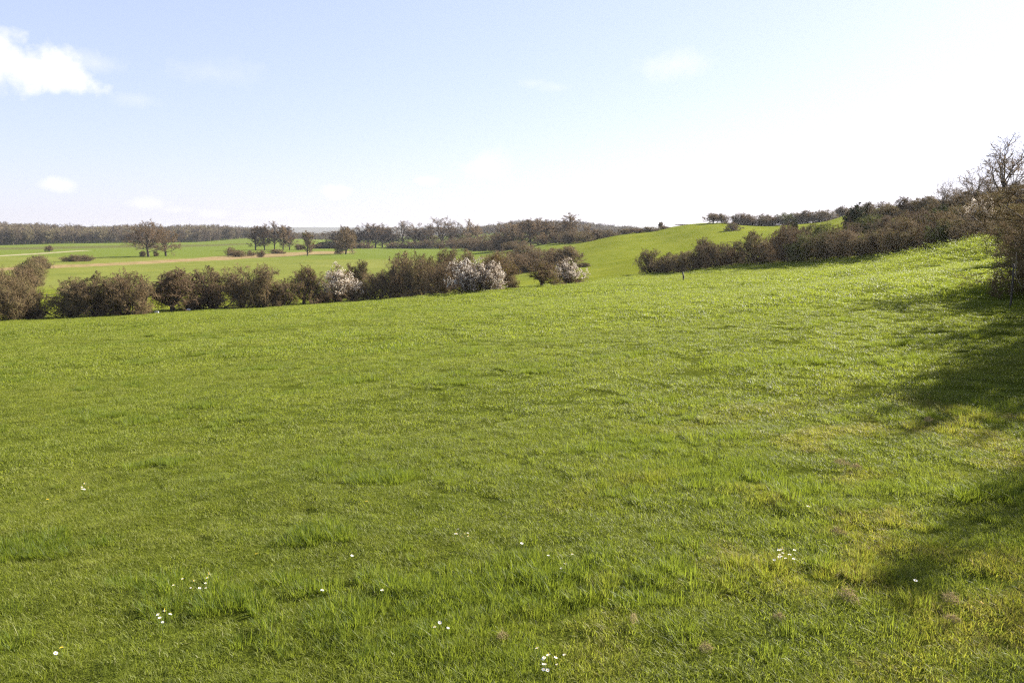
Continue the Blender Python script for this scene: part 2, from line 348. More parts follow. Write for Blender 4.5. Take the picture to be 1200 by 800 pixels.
def plant_shape(seed, kind='dense', q=1.0, thin=1.0):
    """unit plant (height 1, base at origin): returns dict part -> Geo plus twig points"""
    rng = np.random.default_rng(seed)
    wood, crown = Geo(), Geo(); dome = (seed + .1) if kind in ('dense', 'haw', 'near') else 0; wood.dome = crown.dome = dome
    if kind in ('dense', 'near'):
        ns = 13; az = np.arange(ns) * 2.4 + rng.uniform(-.3, .3, ns); lean = rng.uniform(.15, 1.25, ns)
        lean[:3] = rng.uniform(0, .3, 3)
        D = np.stack([np.sin(lean) * np.cos(az), np.sin(lean) * np.sin(az), np.cos(lean)], 1); P = D * np.array([.07, .07, 0]) ; P[:, 2] = -.03
        L = rng.uniform(.62, .85, ns) * (1 - .15 * lean); R = rng.uniform(.010, .017, ns)
        p0, r0 = grow(rng, P, D, L, R, 6, .13, .06)
        cfg = [(11, .05, 1, .5, 1.25, .48, .04), (8, .08, 1, .5, 1.2, .52, .05)]
    elif kind == 'haw':       # single short trunk, rounded crown
        P = np.array([[0, 0, -.03.real]]) if False else np.array([[0., 0., -.03]]); tl = .15
        pt, rt = grow(rng, P, np.array([[.08, 0, 1.]]), np.array([tl]), np.array([.035]), 3, .08, .05, .25); wood.tube(pt, rt, 7)
        ns = 9; az = np.arange(ns) * 2.4; lean = rng.uniform(.25, 1.5, ns); lean[:2] = (.1, .2)
        D = np.stack([np.sin(lean) * np.cos(az), np.sin(lean) * np.sin(az), np.cos(lean)], 1)
        P = np.repeat(pt[0, 2:3] * .4 + pt[0, 3:4] * .6, ns, 0) - D * .01; L = rng.uniform(.50, .68, ns) * (1 - .1 * lean); R = rng.uniform(.012, .018, ns)
        p0, r0 = grow(rng, P, D, L, R, 6, .16, .05)
        cfg = [(12, .12, 1, .5, 1.15, .5, .0), (9, .1, 1, .5, 1.2, .52, .0)]
    elif kind in ('oak', 'bare', 'dead'):
        tl = .30 if kind == 'oak' else .28
        pt, rt = grow(rng, np.array([[0., 0., -.03]]), np.array([[0, 0, 1.]]), np.array([tl + .1]), np.array([.028 if kind == 'oak' else .022]), 5, .03, .05, .45); wood.tube(pt, rt, 8)
        ns = 11; az = np.arange(ns) * 2.4 + rng.uniform(-.3, .3, ns); hgt = np.linspace(.45, 1, ns); lean = np.linspace(1.5, .15, ns) + rng.uniform(-.1, .1, ns)
        if kind == 'bare': lean *= .8
        D = np.stack([np.sin(lean) * np.cos(az), np.sin(lean) * np.sin(az), np.cos(lean)], 1)
        f = hgt * 5; i = np.minimum(f.astype(int), 4); P = pt[0, i] * (1 - (f - i))[:, None] + pt[0, i + 1] * (f - i)[:, None]
        L = np.linspace(.44, .56, ns) * rng.uniform(.85, 1.1, ns); R = np.linspace(.010, .014, ns)
        p0, r0 = grow(rng, P, D, L, R, 7, .13, .09)
        cfg = [(7, .2, 1, .45, 1.0, .5, .06), (7, .15, 1, .4, 1.1, .5, .03)]
    elif kind == 'tall':      # narrow upright hedgerow tree
        pt, rt = grow(rng, np.array([[0., 0., -.03]]), np.array([[rng.uniform(-.06, .06), 0, 1.]]), np.array([.85]), np.array([.016]), 8, .03, .03, .8); wood.tube(pt, rt, 7)
        ns = 26; az = np.arange(ns) * 2.4 + rng.uniform(-.3, .3, ns); hgt = np.linspace(.12, .97, ns); lean = rng.uniform(.5, 1.0, ns) - .3 * hgt
        D = np.stack([np.sin(lean) * np.cos(az), np.sin(lean) * np.sin(az), np.cos(lean)], 1)
        f = hgt * 8; i = np.minimum(f.astype(int), 7); P = pt[0, i] * (1 - (f - i))[:, None] + pt[0, i + 1] * (f - i)[:, None]
        L = rng.uniform(.18, .36, ns) * (1.1 - .3 * hgt); R = np.full(ns, .006)
        p0, r0 = grow(rng, P, D, L, R, 5, .14, .12)
        cfg = [(7, .2, 1, .4, 1.0, .5, .08), (6, .15, 1, .4, 1.1, .5, .03)]
    r0 = r0 * thin; wood.tube(p0, r0, 5)
    a = kids(rng, p0, r0, L, *cfg[0][:3], *cfg[0][3:6], .6, cfg[0][6]); p1, r1 = grow(rng, *a, 5, .15, .03); wood.tube(p1, np.maximum(r1, .0022), 4)
    b = kids(rng, p1, r1, a[2], *cfg[1][:3], *cfg[1][3:6], .6, cfg[1][6]); p2, r2 = grow(rng, *b, 4, .18, .02); tw = (.0018 if kind in ('dense', 'haw') else .0016) * (.55 if kind == 'near' else 1)
    crown.tube(p2, np.maximum(r2, tw), 3)
    mm = int((9 if kind == 'near' else 8) * q); c = kids(rng, p2, r2, b[2], mm, .1, 1, .4, 1.2, .55); p3, r3 = grow(rng, *c, 2, .2, .02); crown.tube(p3, np.maximum(r3, tw * .8), 3)
    fine = p3
    if kind in ('near',):
        c2 = kids(rng, p3, r3, c[2], 3, .2, 1, .4, 1.2, .6); p4, r4 = grow(rng, *c2, 2, .2, 0); crown.tube(p4, np.maximum(r4, tw * .5), 3); fine = p4
    allp = np.concatenate([p3.reshape(-1, 3)]); top = np.percentile(allp[:, 2], 97.5); hw = np.percentile(np.hypot(allp[:, 0], allp[:, 1]), 84)
    return dict(dome=dome, wood=wood, crown=crown, fine=fine, rng=rng, sc=np.array([.5 / hw, .5 / hw, 1 / top]), p1=p1, p2=p2)

PROTO = {}
def proto(key, seed, kind, crown_mat, extra=None, q=1.0, thin=1.0, buds=0.0, budsize=.012):
    """extra: dict part -> (material, number of leaves, size, region)"""
    s = plant_shape(seed, kind, q, thin); parts = {}
    parts['trunk'] = s['wood'].mesh(key + '_trunk', m_bark, s['sc'])
    cm = s['crown']; parts['crown'] = cm.mesh(key + '_crown', crown_mat, s['sc'])
    rng = s['rng']
    if buds:
        gb = Geo(); gb.dome = s['dome']; P = along(rng, s['fine'], 2, .2, 1); P = P[rng.random(len(P)) < buds]; gb.leaves(rng, P, budsize); parts['buds'] = gb.mesh(key + '_buds', m_bud, s['sc'])
    for pn, (mt, frac, size, zlo, zhi, el) in (extra or {}).items():
        gb = Geo(); gb.dome = s['dome']; P = along(rng, s['fine'], 5, .05, 1, .006); zz = P[:, 2] * s['sc'][2]
        cl = .5 + .5 * np.sin(P[:, 0] * 17 + seed) * np.sin(P[:, 1] * 15 + 2) * np.sin(P[:, 2] * 16 + seed * 2)
        P = P[(zz > zlo - .25 * cl) & (zz < zhi) & (rng.random(len(P)) < frac * (.04 + 2.6 * cl ** 2.6))]; gb.leaves(rng, P, size, el)
        parts[pn] = gb.mesh(key + '_' + pn, mt, s['sc'])
    if kind == 'mistle': pass
    s['parts'] = parts; PROTO[key] = (parts, s); return parts

for i in range(4): proto('brown%d' % i, 11 + i, 'dense', m_twig, buds=.5)
for i in range(2): proto('tan%d' % i, 21 + i, 'dense', m_twig_tan, buds=.7)
for i in range(2): proto('olive%d' % i, 25 + i, 'dense', m_twig_olive, {'leaves': (m_green, .3, .016, 0, 2, 1.5)})
for i in range(3): proto('haw%d' % i, 31 + i, 'haw', m_twig, buds=.5)
for i in range(2): proto('blackthorn%d' % i, 41 + i, 'dense', m_twig, {'blossom': (m_blossom, .26, .018, .42, 2, 1.2)})
proto('blackthorn2', 47, 'dense', m_twig, {'blossom': (m_blossom, .22, .019, .2, 2, 1.2)})
proto('evergreen0', 51, 'dense', m_twig, {'leaves': (m_ever, .9, .022, 0, 2, 1.5)})
proto('ivy0', 52, 'haw', m_twig, {'leaves': (m_mistle, .10, .018, .35, 2, 1.3)})
for i in range(2): proto('oak%d' % i, 61 + i, 'oak', m_twig, q=1.5)
for i in range(3): proto('bare%d' % i, 71 + i, 'bare', m_twig, q=1.4)
for i in range(4): proto('tall%d' % i, 81 + i, 'tall', m_twig)
proto('bare3', 77, 'bare', m_twig, q=.4, thin=.6)
proto('near0', 91, 'near', m_twig_tan, {'leaves': (m_bud, .9, .0055, 0, 2, 1.5)})
proto('near1', 92, 'near', m_twig, {'leaves': (m_bud, .8, .0055, 0, 2, 1.5)})

def thing(name, label, cat, loc, rot=0, group=None, scale=(1, 1, 1)):
    o = bpy.data.objects.new(name, None); COL.objects.link(o); o.location = loc; o.rotation_euler = (0, 0, rot); o.scale = scale
    o.empty_display_size = .3; o['label'] = label; o['category'] = cat
    if group: o['group'] = group
    return o
def part(name, me, parent, label=None):
    o = bpy.data.objects.new(name, me); COL.objects.link(o); o.parent = parent
    if label: o['label'] = label
    return o
RNG = random.Random(5)
LOG = []
def plant(key, px, top, label, base=None, D=None, w=None, group=None, name=None, cat=None, xy=None, Wm=None, Hm=None, drop=True):
    """a plant standing on the terrain where the photo shows it; w = width and top = top edge in photo pixels"""
    if xy is None:
        if D is None: D = hit(px, base)
        x, y = xy_at(px, D)
    else: x, y = xy
    z = float(H(x, y))
    if Hm is None:
        zt = ray_pt(px, top, y)[2]; Hm = max(.4, zt - z)
    if Wm is None: Wm = w * y / FP
    if name is None: name = {'oak': 'oak_tree', 'bare': 'bare_tree', 'tall': 'hedgerow_tree', 'haw': 'hawthorn_tree', 'blackthorn': 'blackthorn_bush', 'evergreen': 'evergreen_bush', 'ivy': 'hawthorn_tree', 'near': 'thorn_bush'}.get(key.rstrip('0123456789'), 'shrub')
    if cat is None: cat = 'tree' if 'tree' in name else 'bush' if 'bush' in name else 'shrub'
    if key.rstrip('0123456789') in ('brown', 'tan', 'olive', 'haw', 'blackthorn', 'evergreen', 'ivy'): Hm *= 1.08; Wm *= 1.06
    parts = PROTO[key][0]; dep = Wm * RNG.uniform(.85, 1.15)
    t = thing(name, label, cat, (x, y, z - .02 * Hm), 0 if xy is None and Wm and key.startswith('x') else RNG.uniform(0, 6.28), group, (Wm, Wm, Hm))
    for pn, me in parts.items(): part(pn, me, t)
    LOG.append((name, round(px), round(y, 1), round(Hm, 1), round(Wm, 1)))
    return t
def ordinal(n):
    return ['first', 'second', 'third', 'fourth', 'fifth', 'sixth', 'seventh', 'eighth', 'ninth', 'tenth', 'eleventh', 'twelfth', 'thirteenth', 'fourteenth', 'fifteenth', 'sixteenth', 'seventeenth', 'eighteenth', 'nineteenth', 'twentieth', 'twenty-first', 'twenty-second'][n]

# ---------------------------------------------------------------- the hedge across the middle of the meadow
G1 = 'shrubs of the hedge across the middle'
for key, px, w_, top, base, lab in [
    ('tan0', 78, 54, 330, 372, 'broad tan shrub at the left end of the middle hedge'),
    ('tan1', 112, 52, 325, 371, 'tall tan-brown rounded shrub second from left in the middle hedge'),
    ('brown0', 148, 50, 322, 369, 'dark brown dense shrub with tan foot just left of the open-stemmed hawthorn'),
    ('haw0', 199, 62, 318, 364.5, 'open-stemmed hawthorn in the hedge behind the two small white blocks'),
    ('brown3', 224, 30, 346, 363, 'low dark sprigs under the gap right of the open-stemmed hawthorn'),
    ('brown2', 246, 50, 317, 362, 'rounded brown shrub right of the two small white blocks'),
    ('brown3', 283, 46, 315, 361, 'brown shrub with upright top in the middle of the left half of the hedge'),
    ('brown1', 308, 40, 313, 360, 'grey-brown upright shrub with thin wispy top in the hedge'),
    ('brown2', 330, 30, 331, 359, 'low reddish-brown shrub left of the lichen-yellow hawthorn'),
    ('ivy0', 354, 40, 315, 357, 'hawthorn with yellow tufts of mistletoe beside the left blossoming bush'),
    ('brown3', 374, 26, 338, 356, 'low dark shrub at the foot of the left blossoming bush'),
    ('blackthorn0', 394, 46, 317, 354.5, 'white blossoming blackthorn farthest left in the middle hedge'),
    ('brown0', 414, 26, 336, 353, 'low dark shrub just right of the left white blossom'),
    ('brown1', 436, 30, 321, 351.5, 'thin brown shrub left of the tall brown clump of the hedge'),
    ('haw1', 456, 36, 315, 350, 'brown hawthorn at the left edge of the tall brown clump'),
    ('brown2', 475, 40, 300, 349, 'tallest brown shrub at the left of the tall clump, behind dark stems'),
    ('brown0', 497, 42, 301, 348, 'dark brown shrub in the centre of the tall clump'),
    ('brown3', 520, 38, 304, 346, 'brown shrub touching the left side of the large white blossom'),
    ('blackthorn1', 548, 42, 306, 344, 'largest white blossoming blackthorn, in the right half of the middle hedge'),
    ('blackthorn2', 570, 40, 309, 342, 'half-blossomed blackthorn at the right end of the continuous middle hedge'),
    ('ivy0', 585, 38, 300, 340, 'small dark-trunked hawthorn with yellow tufts standing right of the large blossom'),
    ('brown1', 600, 16, 323, 339, 'thin low sprig beside the small dark-trunked hawthorn'),
    ('ivy0', 635, 34, 310, 335.5, 'low olive hawthorn left of the last blossoming bush'),
    ('blackthorn0', 666, 36, 308, 333, 'pinkish white blossoming bush alone at the right end of the middle hedge')]:
    plant(key, px, top, lab, base=base, w=w_ * 1.15, group=G1)
plant('haw0', 418, 308, 'grey round-topped shrub rising behind the left white blossom', D=128, w=32)
plant('brown1', 528, 293, 'dark brown shrub standing behind the large white blossom', D=140, w=34)
plant('brown2', 545, 296, 'brown shrub peeking over the large white blossom', D=146, w=28)

G2 = 'shrubs of the short row behind the hedge'
for key, px, w_, top, D, lab in [
    ('brown3', 580, 40, 297, 165, 'leftmost brown shrub of the short row behind the small dark-trunked hawthorn'),
    ('brown0', 604, 38, 296, 170, 'second brown shrub from left in the short row behind the middle hedge'),
    ('brown1', 625, 36, 296, 174, 'middle brown shrub of the short row behind the middle hedge'),
    ('brown2', 645, 34, 294, 178, 'fourth brown shrub from left in the short row behind the middle hedge'),
    ('haw2', 662, 36, 290, 182, 'tallest round shrub at the right end of the short row'),
    ('tan0', 683, 16, 308, 180, 'low reddish twig heap just right of the short row')]:
    plant(key, px, top, lab, D=D, w=w_ * 1.2, group=G2)
G3 = 'shrubs of the row running into the valley'
for key, px, w_, top, D, lab in [
    ('brown0', 556, 30, 279, 420, 'leftmost far shrub of the row running down to the short row'),
    ('brown1', 575, 34, 276, 400, 'far reddish shrub second in the row running down to the short row'),
    ('brown2', 594, 32, 277, 370, 'tall brown shrub in the middle of the row running down'),
    ('brown3', 607, 30, 283, 320, 'brown shrub fourth in the row running down to the short row'),
    ('brown0', 617, 28, 288, 260, 'nearest brown shrub of the row, just above the short row')]:
    plant(key, px, top, lab, D=D, w=w_ * 1.25, group=G3)

# ---------------------------------------------------------------- hedge running away at the left edge
G4 = 'shrubs of the hedge running away at the left'
for key, px, w_, top, D, lab in [
    ('tan0', -30, 60, 330, 86, 'tan shrub cut by the left edge of the picture'),
    ('tan0', 6, 50, 331, 88, 'pale tan shrub at the left picture edge, front of the receding hedge'),
    ('tan1', 26, 36, 336, 91, 'nearest full tan shrub of the receding hedge'),
    ('brown3', 36, 22, 357, 90, 'low dark shrub at the right foot of the receding hedge'),
    ('brown0', 8, 40, 318, 112, 'second-row brown shrub of the receding hedge near the left edge'),
    ('brown1', 22, 34, 313, 135, 'brown shrub in the middle of the receding hedge'),
    ('tan1', 32, 32, 307, 160, 'brown-tan shrub two from the far end of the receding hedge'),
    ('brown2', 40, 26, 302, 195, 'brown shrub next to the far end of the receding hedge'),
    ('tan0', 49, 18, 300, 235, 'small tan shrub at the far end of the receding hedge')]:
    plant(key, px, top, lab, D=D, w=w_, group=G4)
plant('tan1', 56, 309, 'tiny reddish bush beside the far end of the receding hedge', D=238, w=5)

# ---------------------------------------------------------------- valley trees and bushes
plant('oak0', 174, 260.5, 'larger left one of the two bare oaks in the valley', base=301, w=43)
plant('oak1', 194.5, 264.5, 'smaller right one of the two bare oaks in the valley', base=300, w=34)
plant('brown0', 167, 294, 'low bush at the foot of the larger oak', base=301, w=7)
plant('brown1', 183, 294, 'low bush between the trunks of the two oaks', base=300.5, w=7)
plant('haw0', 58, 288, 'small lone round bush beside the pale track', base=295.5, w=9)
plant('brown2', 84, 299, 'left half of the long low dark bush by the tan grass strip', base=306.5, w=22)
plant('brown3', 98, 299, 'right half of the long low dark bush by the tan grass strip', base=306, w=22)
for key, px, w_, top, base, lab in [
    ('brown1', 271, 13, 290, 300, 'pale low bush at the left of the bushes in the tan grass'),
    ('brown0', 279, 20, 293, 301, 'widest dark low bush in the tan grass'),
    ('brown2', 294, 11, 294, 300, 'small low bush between two darker ones in the tan grass'),
    ('brown3', 306, 11, 293, 301.5, 'round dark low bush right of centre in the tan grass'),
    ('brown1', 325, 18, 292, 297.5, 'flat brown bush under the group of tall bare trees')]:
    plant(key, px, top, lab, base=base, w=w_, group='low bushes in the tan grass')
for key, px, w_, top, lab in [
    ('tall0', 300, 17, 265, 'leftmost tree of the tall bare group in the valley'),
    ('tall1', 311, 15, 264, 'second tree from left of the tall bare group in the valley'),
    ('bare0', 322, 24, 260.5, 'tallest round-topped tree in the middle of the tall bare group'),
    ('tall2', 332, 15, 265, 'fourth tree from left of the tall bare group in the valley'),
    ('tall3', 340, 16, 265, 'rightmost tree of the tall bare group in the valley')]:
    plant(key, px, top, lab, base=293, w=w_, group='tall bare trees in the valley')
plant('brown0', 351, 286, 'low bush right of the tall bare group', base=293, w=11)
# tree full of mistletoe
mt = plant('tall1', 360, 272, 'narrow tree hung with olive mistletoe standing alone in the tan grass', base=300, w=14, name='mistletoe_tree', cat='tree')
rng = np.random.default_rng(7); P1 = PROTO['tall1'][1]; cand = P1['p1'].reshape(-1, 3) * P1['sc']; cand = cand[cand[:, 2] > .35]
for k in rng.choice(len(cand), 13, replace=False):
    gb = Geo(); c = cand[k]; n = 260; P = c + nrm(rng.normal(0, 1, (n, 3))) * rng.uniform(.3, 1, (n, 1)) ** .5 * np.array([.10, .10, .05]); gb.leaves(rng, P, .02, 1.6); part('mistletoe', gb.mesh('mistletoe', m_mistle), mt)
plant('haw1', 405, 267, 'small dark tree with short trunk standing before the long tree row', base=298, w=26)

G5 = 'bare trees of the long row across the valley'
row = [('tall0', 398, 20, 271), ('tall2', 410, 18, 267), ('bare1', 422, 20, 265), ('bare0', 432, 22, 262.5), ('tall1', 440, 16, 264), ('bare2', 448, 20, 263), ('tall3', 458, 18, 267), ('bare0', 472, 28, 260),
       ('bare1', 486, 22, 262), ('tall0', 496, 14, 268), ('tall2', 504, 18, 265), ('bare2', 519, 26, 256), ('tall1', 530, 14, 266), ('bare1', 538, 18, 262), ('bare0', 550, 18, 258), ('tall3', 562, 18, 264)]
for i, (key, px, w_, top) in enumerate(row):
    extra = {7: 'broad tree with pale crown, ', 11: 'tall broad round-crowned tree, ', 14: 'tall thin-stemmed tree with round top, '}.get(i, 'tree, ')
    plant(key, px, top, extra + ordinal(i) + ' from left in the long valley row', base=290.3, w=w_ * 1.3, group=G5)
for i, (key, px, w_, top) in enumerate([('brown0', 372, 20, 286), ('evergreen0', 384, 22, 283), ('brown1', 396, 20, 282), ('brown2', 412, 22, 284), ('brown3', 428, 20, 284), ('brown0', 462, 22, 284), ('brown1', 480, 24, 283), ('brown3', 497, 22, 282), ('brown2', 514, 22, 282), ('brown0', 532, 22, 281), ('brown1', 546, 20, 280)]):
    plant(key, px, top, ordinal(i) + ' low bush from the left along the foot of the long tree row', base=291.3, w=w_, group='low bushes at the foot of the long tree row')
G6 = 'trees of the dark clump right of the long row'
for i, (key, px, w_, top, base) in enumerate([('bare1', 591, 22, 261, 287), ('bare2', 601, 20, 263, 287.5), ('tall0', 612, 20, 261, 288), ('tall2', 622, 22, 257, 288), ('bare0', 630, 20, 256.5, 288), ('tall1', 640, 18, 259, 287.5), ('bare1', 650, 20, 260, 287), ('tall3', 659, 16, 258, 286.5), ('tall1', 667, 16, 251.5, 286)]):
    lab = 'tallest pointed tree at the right end of the dark clump' if i == 8 else ordinal(i) + ' tree from the left in the dark clump right of the long row'
    plant(key, px, top, lab, D=355 + 3 * i - 12 * (i % 2), w=w_ * 1.25, group=G6)
for i, (key, px, w_, top, D) in enumerate([('brown0', 586, 20, 274, 350), ('brown2', 636, 24, 276, 338), ('brown1', 652, 26, 273, 335), ('tan1', 668, 26, 271, 325), ('brown3', 686, 24, 272, 318)]):
    plant(key, px, top, ordinal(i) + ' shrub from the left along the foot of the dark clump', D=D, w=w_, group='shrubs at the foot of the dark clump')
plant('bare2', 687, 263, 'hazy round tree rising behind the right end of the dark clump', D=420, w=14)
for i, (key, px, w_, top, D) in enumerate([('brown1', 700, 22, 269, 330), ('brown2', 714, 22, 270, 320), ('brown0', 733, 16, 268, 312), ('brown3', 747, 22, 267.5, 308), ('brown1', 762, 22, 266, 306), ('brown2', 778, 16, 265, 308), ('brown0', 799, 20, 264.5, 315)]):
    plant(key, px, top, ordinal(i) + ' small dark shrub from the left along the far edge of the hill meadow', D=D, w=w_, group='shrubs along the far edge of the hill meadow')
plant('haw2', 773.5, 260.5, 'small round tree above the shrubs on the far edge of the hill meadow', D=312, w=8)

G7 = 'bushes on the crest of the hill'
for i, (key, px, w_, top, D, lab) in enumerate([
    ('haw2', 834, 18, 250.5, 303, 'leftmost dark bush on the hill crest'), ('haw1', 845, 18, 251, 303, 'dark bush right beside the leftmost one on the crest'),
    ('brown2', 858, 17, 261, 262, 'low separate bush on the slope just below the crest bushes'),
    ('haw0', 866, 18, 250.5, 300, 'round bush starting the long crest row, after the gap'), ('brown3', 877, 18, 252, 298, 'second bush of the long crest row after the gap'),
    ('haw1', 891, 18, 252, 298, 'third bush of the long crest row after the gap'), ('brown0', 903, 18, 253, 298, 'fourth bush of the long crest row, lower than its neighbours'),
    ('olive0', 919, 20, 250.5, 298, 'greenish bush in the long crest row'), ('brown1', 933, 18, 250, 298, 'brown bush just right of the greenish one on the crest'),
    ('haw2', 944, 18, 247.5, 298, 'round-topped bush second right of the greenish one on the crest'), ('brown2', 957, 18, 247.5, 298, 'third bush right of the greenish one on the crest'),
    ('brown3', 969, 16, 246.5, 300, 'rightmost bush of the crest row, beside the small green gap'), ('brown0', 986, 16, 244, 330, 'small bush on the skyline above the small green gap'), ('haw0', 982, 9, 242, 330, 'tiny round tree on the skyline above the green gap')]):
    plant(key.replace('haw0', 'brown0').replace('haw1', 'brown2') if px > 860 else key, px, top, lab, D=D, w=w_ * (1.35 if px > 860 else 1.1), group=G7)

# ---------------------------------------------------------------- big hedge climbing the right-hand slope
front = [(764, 297, 'brown1'), (783, 296, 'brown2'), (803, 295, 'brown0'), (822, 287, 'tan0'), (842, 281, 'brown1'), (862, 283, 'brown3'), (884, 279, 'haw1'), (903, 279, 'brown2'), (924, 274, 'brown0'), (946, 272, 'olive1'), (968, 273, 'tan0'),
         (990, 276, 'brown1'), (1012, 272, 'tan1'), (1034, 268, 'brown3'), (1056, 264, 'brown2'), (1078, 261, 'brown0'), (1098, 256, 'brown1'), (1118, 254, 'olive0'), (1138, 252, 'brown2')]
fb = np.array([(740, 124), (752, 123.5), (813, 114), (830, 110), (860, 105), (911, 97), (982, 87), (1030, 79), (1098, 67), (1123, 62.5), (1155, 58)])
for i, (px, top, key) in enumerate(front):
    D = float(np.interp(px, fb[:, 0], fb[:, 1])) + 1.2
    kn = 'blossomless greenish' if key.startswith('olive') else 'dark evergreen' if key.startswith('ever') else 'tan-tinted' if key.startswith('tan') else 'brown'
    if i == 0: lab = 'brown shrub at the left tip of the big hedge, casting a shadow left'
    else: lab = kn.replace('blossomless ', '') + ' shrub, ' + ordinal(i) + ' from the left in the front row of the big right hedge'
    top += (-7, 4, 0, -5, 5, 2, -6, 6)[i % 8] * (.5 if px < 800 else 1)
    plant(key, px, top, lab, D=D, w=34 + (px - 764) * .05, group='front row shrubs of the big hedge on the right')
for i, (px, top, key, D, w_, lab) in enumerate([
    (917, 267, 'brown2', 106, 34, 'brown shrub leftmost of the second row of the big hedge'), (928, 261, 'evergreen0', 112, 12, 'small dark evergreen sticking up at the left of the second row'),
    (940, 266, 'brown0', 106, 36, 'brown shrub right of the small dark evergreen in the second row'), (964, 263, 'olive1', 104, 38, 'olive-tinted shrub left of the dark round evergreen'),
    (1001, 244, 'evergreen0', 112, 26, 'dark round evergreen standing highest in the second row'), (990, 262, 'brown3', 100, 34, 'brown shrub in front of the dark round evergreen'),
    (1018, 254, 'olive0', 103, 38, 'olive shrub on the right flank of the dark round evergreen'), (1040, 254, 'brown1', 98, 38, 'brown shrub third right of the dark round evergreen'),
    (1062, 250, 'brown2', 92, 40, 'grey-brown shrub in the middle of the right-hand hedge mass'), (1085, 247, 'brown0', 86, 42, 'brown shrub left of the green-leaved one in the second row'),
    (1108, 243, 'olive0', 80, 40, 'green-leaved shrub left of the white blossom on the right'), (1128, 240, 'brown3', 76, 36, 'brown shrub behind the left edge of the white blossom on the right'),
    (1144, 234, 'blackthorn2', 66, 34, 'white blossoming bush above the grass corner on the right'), (1160, 228, 'brown1', 70, 46, 'brown shrub right behind the blossom on the right')]):
    plant(key, px, top, lab, D=D, w=w_, group='second row shrubs of the big hedge on the right')
for i, (px, top, key, D, w_) in enumerate([(1000, 242, 'brown1', 150, 26), (1012, 238, 'haw0', 146, 24), (1030, 238, 'brown2', 140, 28), (1044, 240, 'brown0', 136, 26), (1057, 232, 'haw1', 130, 26), (1070, 236, 'brown3', 128, 28), (1082, 231, 'haw2', 124, 30),
                                           (1098, 234, 'brown1', 116, 34), (1116, 228, 'brown2', 110, 36), (1134, 225, 'brown0', 104, 40), (1154, 222, 'brown3', 98, 42), (1176, 216, 'brown1', 92, 46), (1198, 212, 'brown2', 84, 50), (1222, 208, 'brown0', 80, 50)]):
    lab = 'shrub cut off just beyond the right picture edge on the skyline' if px > 1210 else ('round-topped' if key.startswith('haw') else 'brown') + ' shrub, ' + ordinal(i) + ' from the left along the skyline above the big hedge'
    plant(key, px, top, lab, D=D, w=w_, group='skyline shrubs above the big hedge')
plant('bare3', 1101, 212, 'small leafless tree, leftmost of the three on the right skyline', D=104, w=34)
plant('bare3', 1139, 196, 'middle-sized leafless tree left of the biggest one on the right skyline', D=92, w=50)
plant('bare3', 1168, 162, 'biggest leafless tree on the right skyline with spreading boughs', D=84, w=78, name='bare_tree')

# ---------------------------------------------------------------- near thorn bushes at the right edge (their shade lies on the meadow)
for key, xy, Wm, Hm, lab in [
    ('near1', (26.5, 40), 4.0, 2.2, 'brown thorn bush farthest of those along the right picture edge'),
    ('near0', (18.5, 27), 4.2, 1.9, 'tan-brown thorn bush second of those along the right picture edge'),
    ('near0', (12.7, 17.4), 4.8, 2.4, 'nearest thorn bush seen at the right picture edge, twigs reaching left'),
    ('near0', (15.0, 17.8), 4.2, 3.0, 'tall thorn bush out of view behind the nearest one at the right edge'),
    ('near1', (11.4, 16.0), 2.9, 1.7, 'low dark thorn bush at the right picture edge in front of the nearest tall one'),
    ('near1', (11.9, 13.8), 4.2, 3.5, 'thorn bush just outside the right picture edge beyond the fence post'),
    ('near0', (9.7, 10.8), 3.6, 3.5, 'small thorn bush just outside the right picture edge shading the grass'),
    ('near1', (8.2, 6.8), 3.6, 3.7, 'thorn bush beside the camera shading the lower right edge'),
    ('near0', (6.4, 4.2), 2.6, 2.9, 'thorn bush nearest to the camera, shading the bottom right corner')]:
    plant(key, 0, 0, lab, xy=xy, Wm=Wm, Hm=Hm, group='thorn bushes along the right edge')

# ---------------------------------------------------------------- far woods (uncountable) and blue hills
def points_object(name, pts, attrs, coll_objs, label, kind='stuff', cat=None):
    """one object whose geometry nodes set the given meshes on its points"""
    me = mk_mesh(name, pts, None, None, attrs); ob = bpy.data.objects.new(name, me); COL.objects.link(ob)
    ob['kind'] = kind; ob['label'] = label; ob['category'] = cat or 'grass'
    cl = bpy.data.collections.new(name + '_kinds')
    for i, (mesh) in enumerate(coll_objs):
        oo = bpy.data.objects.new('%s_kind_%02d' % (name, i), mesh); cl.objects.link(oo)
    ng = bpy.data.node_groups.new(name, 'GeometryNodeTree'); ng.interface.new_socket('Geometry', in_out='INPUT', socket_type='NodeSocketGeometry'); ng.interface.new_socket('Geometry', in_out='OUTPUT', socket_type='NodeSocketGeometry')
    gi = ng.nodes.new('NodeGroupInput'); go = ng.nodes.new('NodeGroupOutput'); ip = ng.nodes.new('GeometryNodeInstanceOnPoints'); ci = ng.nodes.new('GeometryNodeCollectionInfo')
    ci.inputs['Collection'].default_value = cl; ci.inputs['Separate Children'].default_value = True; ci.inputs['Reset Children'].default_value = True
    ng.links.new(gi.outputs[0], ip.inputs['Points']); ng.links.new(ci.outputs[0], ip.inputs['Instance']); ip.inputs['Pick Instance'].default_value = True
    for an, dt, sk in (('pick', 'INT', 'Instance Index'), ('rot', 'FLOAT_VECTOR', 'Rotation'), ('scl', 'FLOAT_VECTOR', 'Scale')):
        na_ = ng.nodes.new('GeometryNodeInputNamedAttribute'); na_.data_type = dt; na_.inputs[0].default_value = an
        ng.links.new(na_.outputs['Attribute'], ip.inputs[sk])
    ng.links.new(ip.outputs[0], go.inputs[0])
    md = ob.modifiers.new('scatter', 'NODES'); md.node_group = ng; return ob

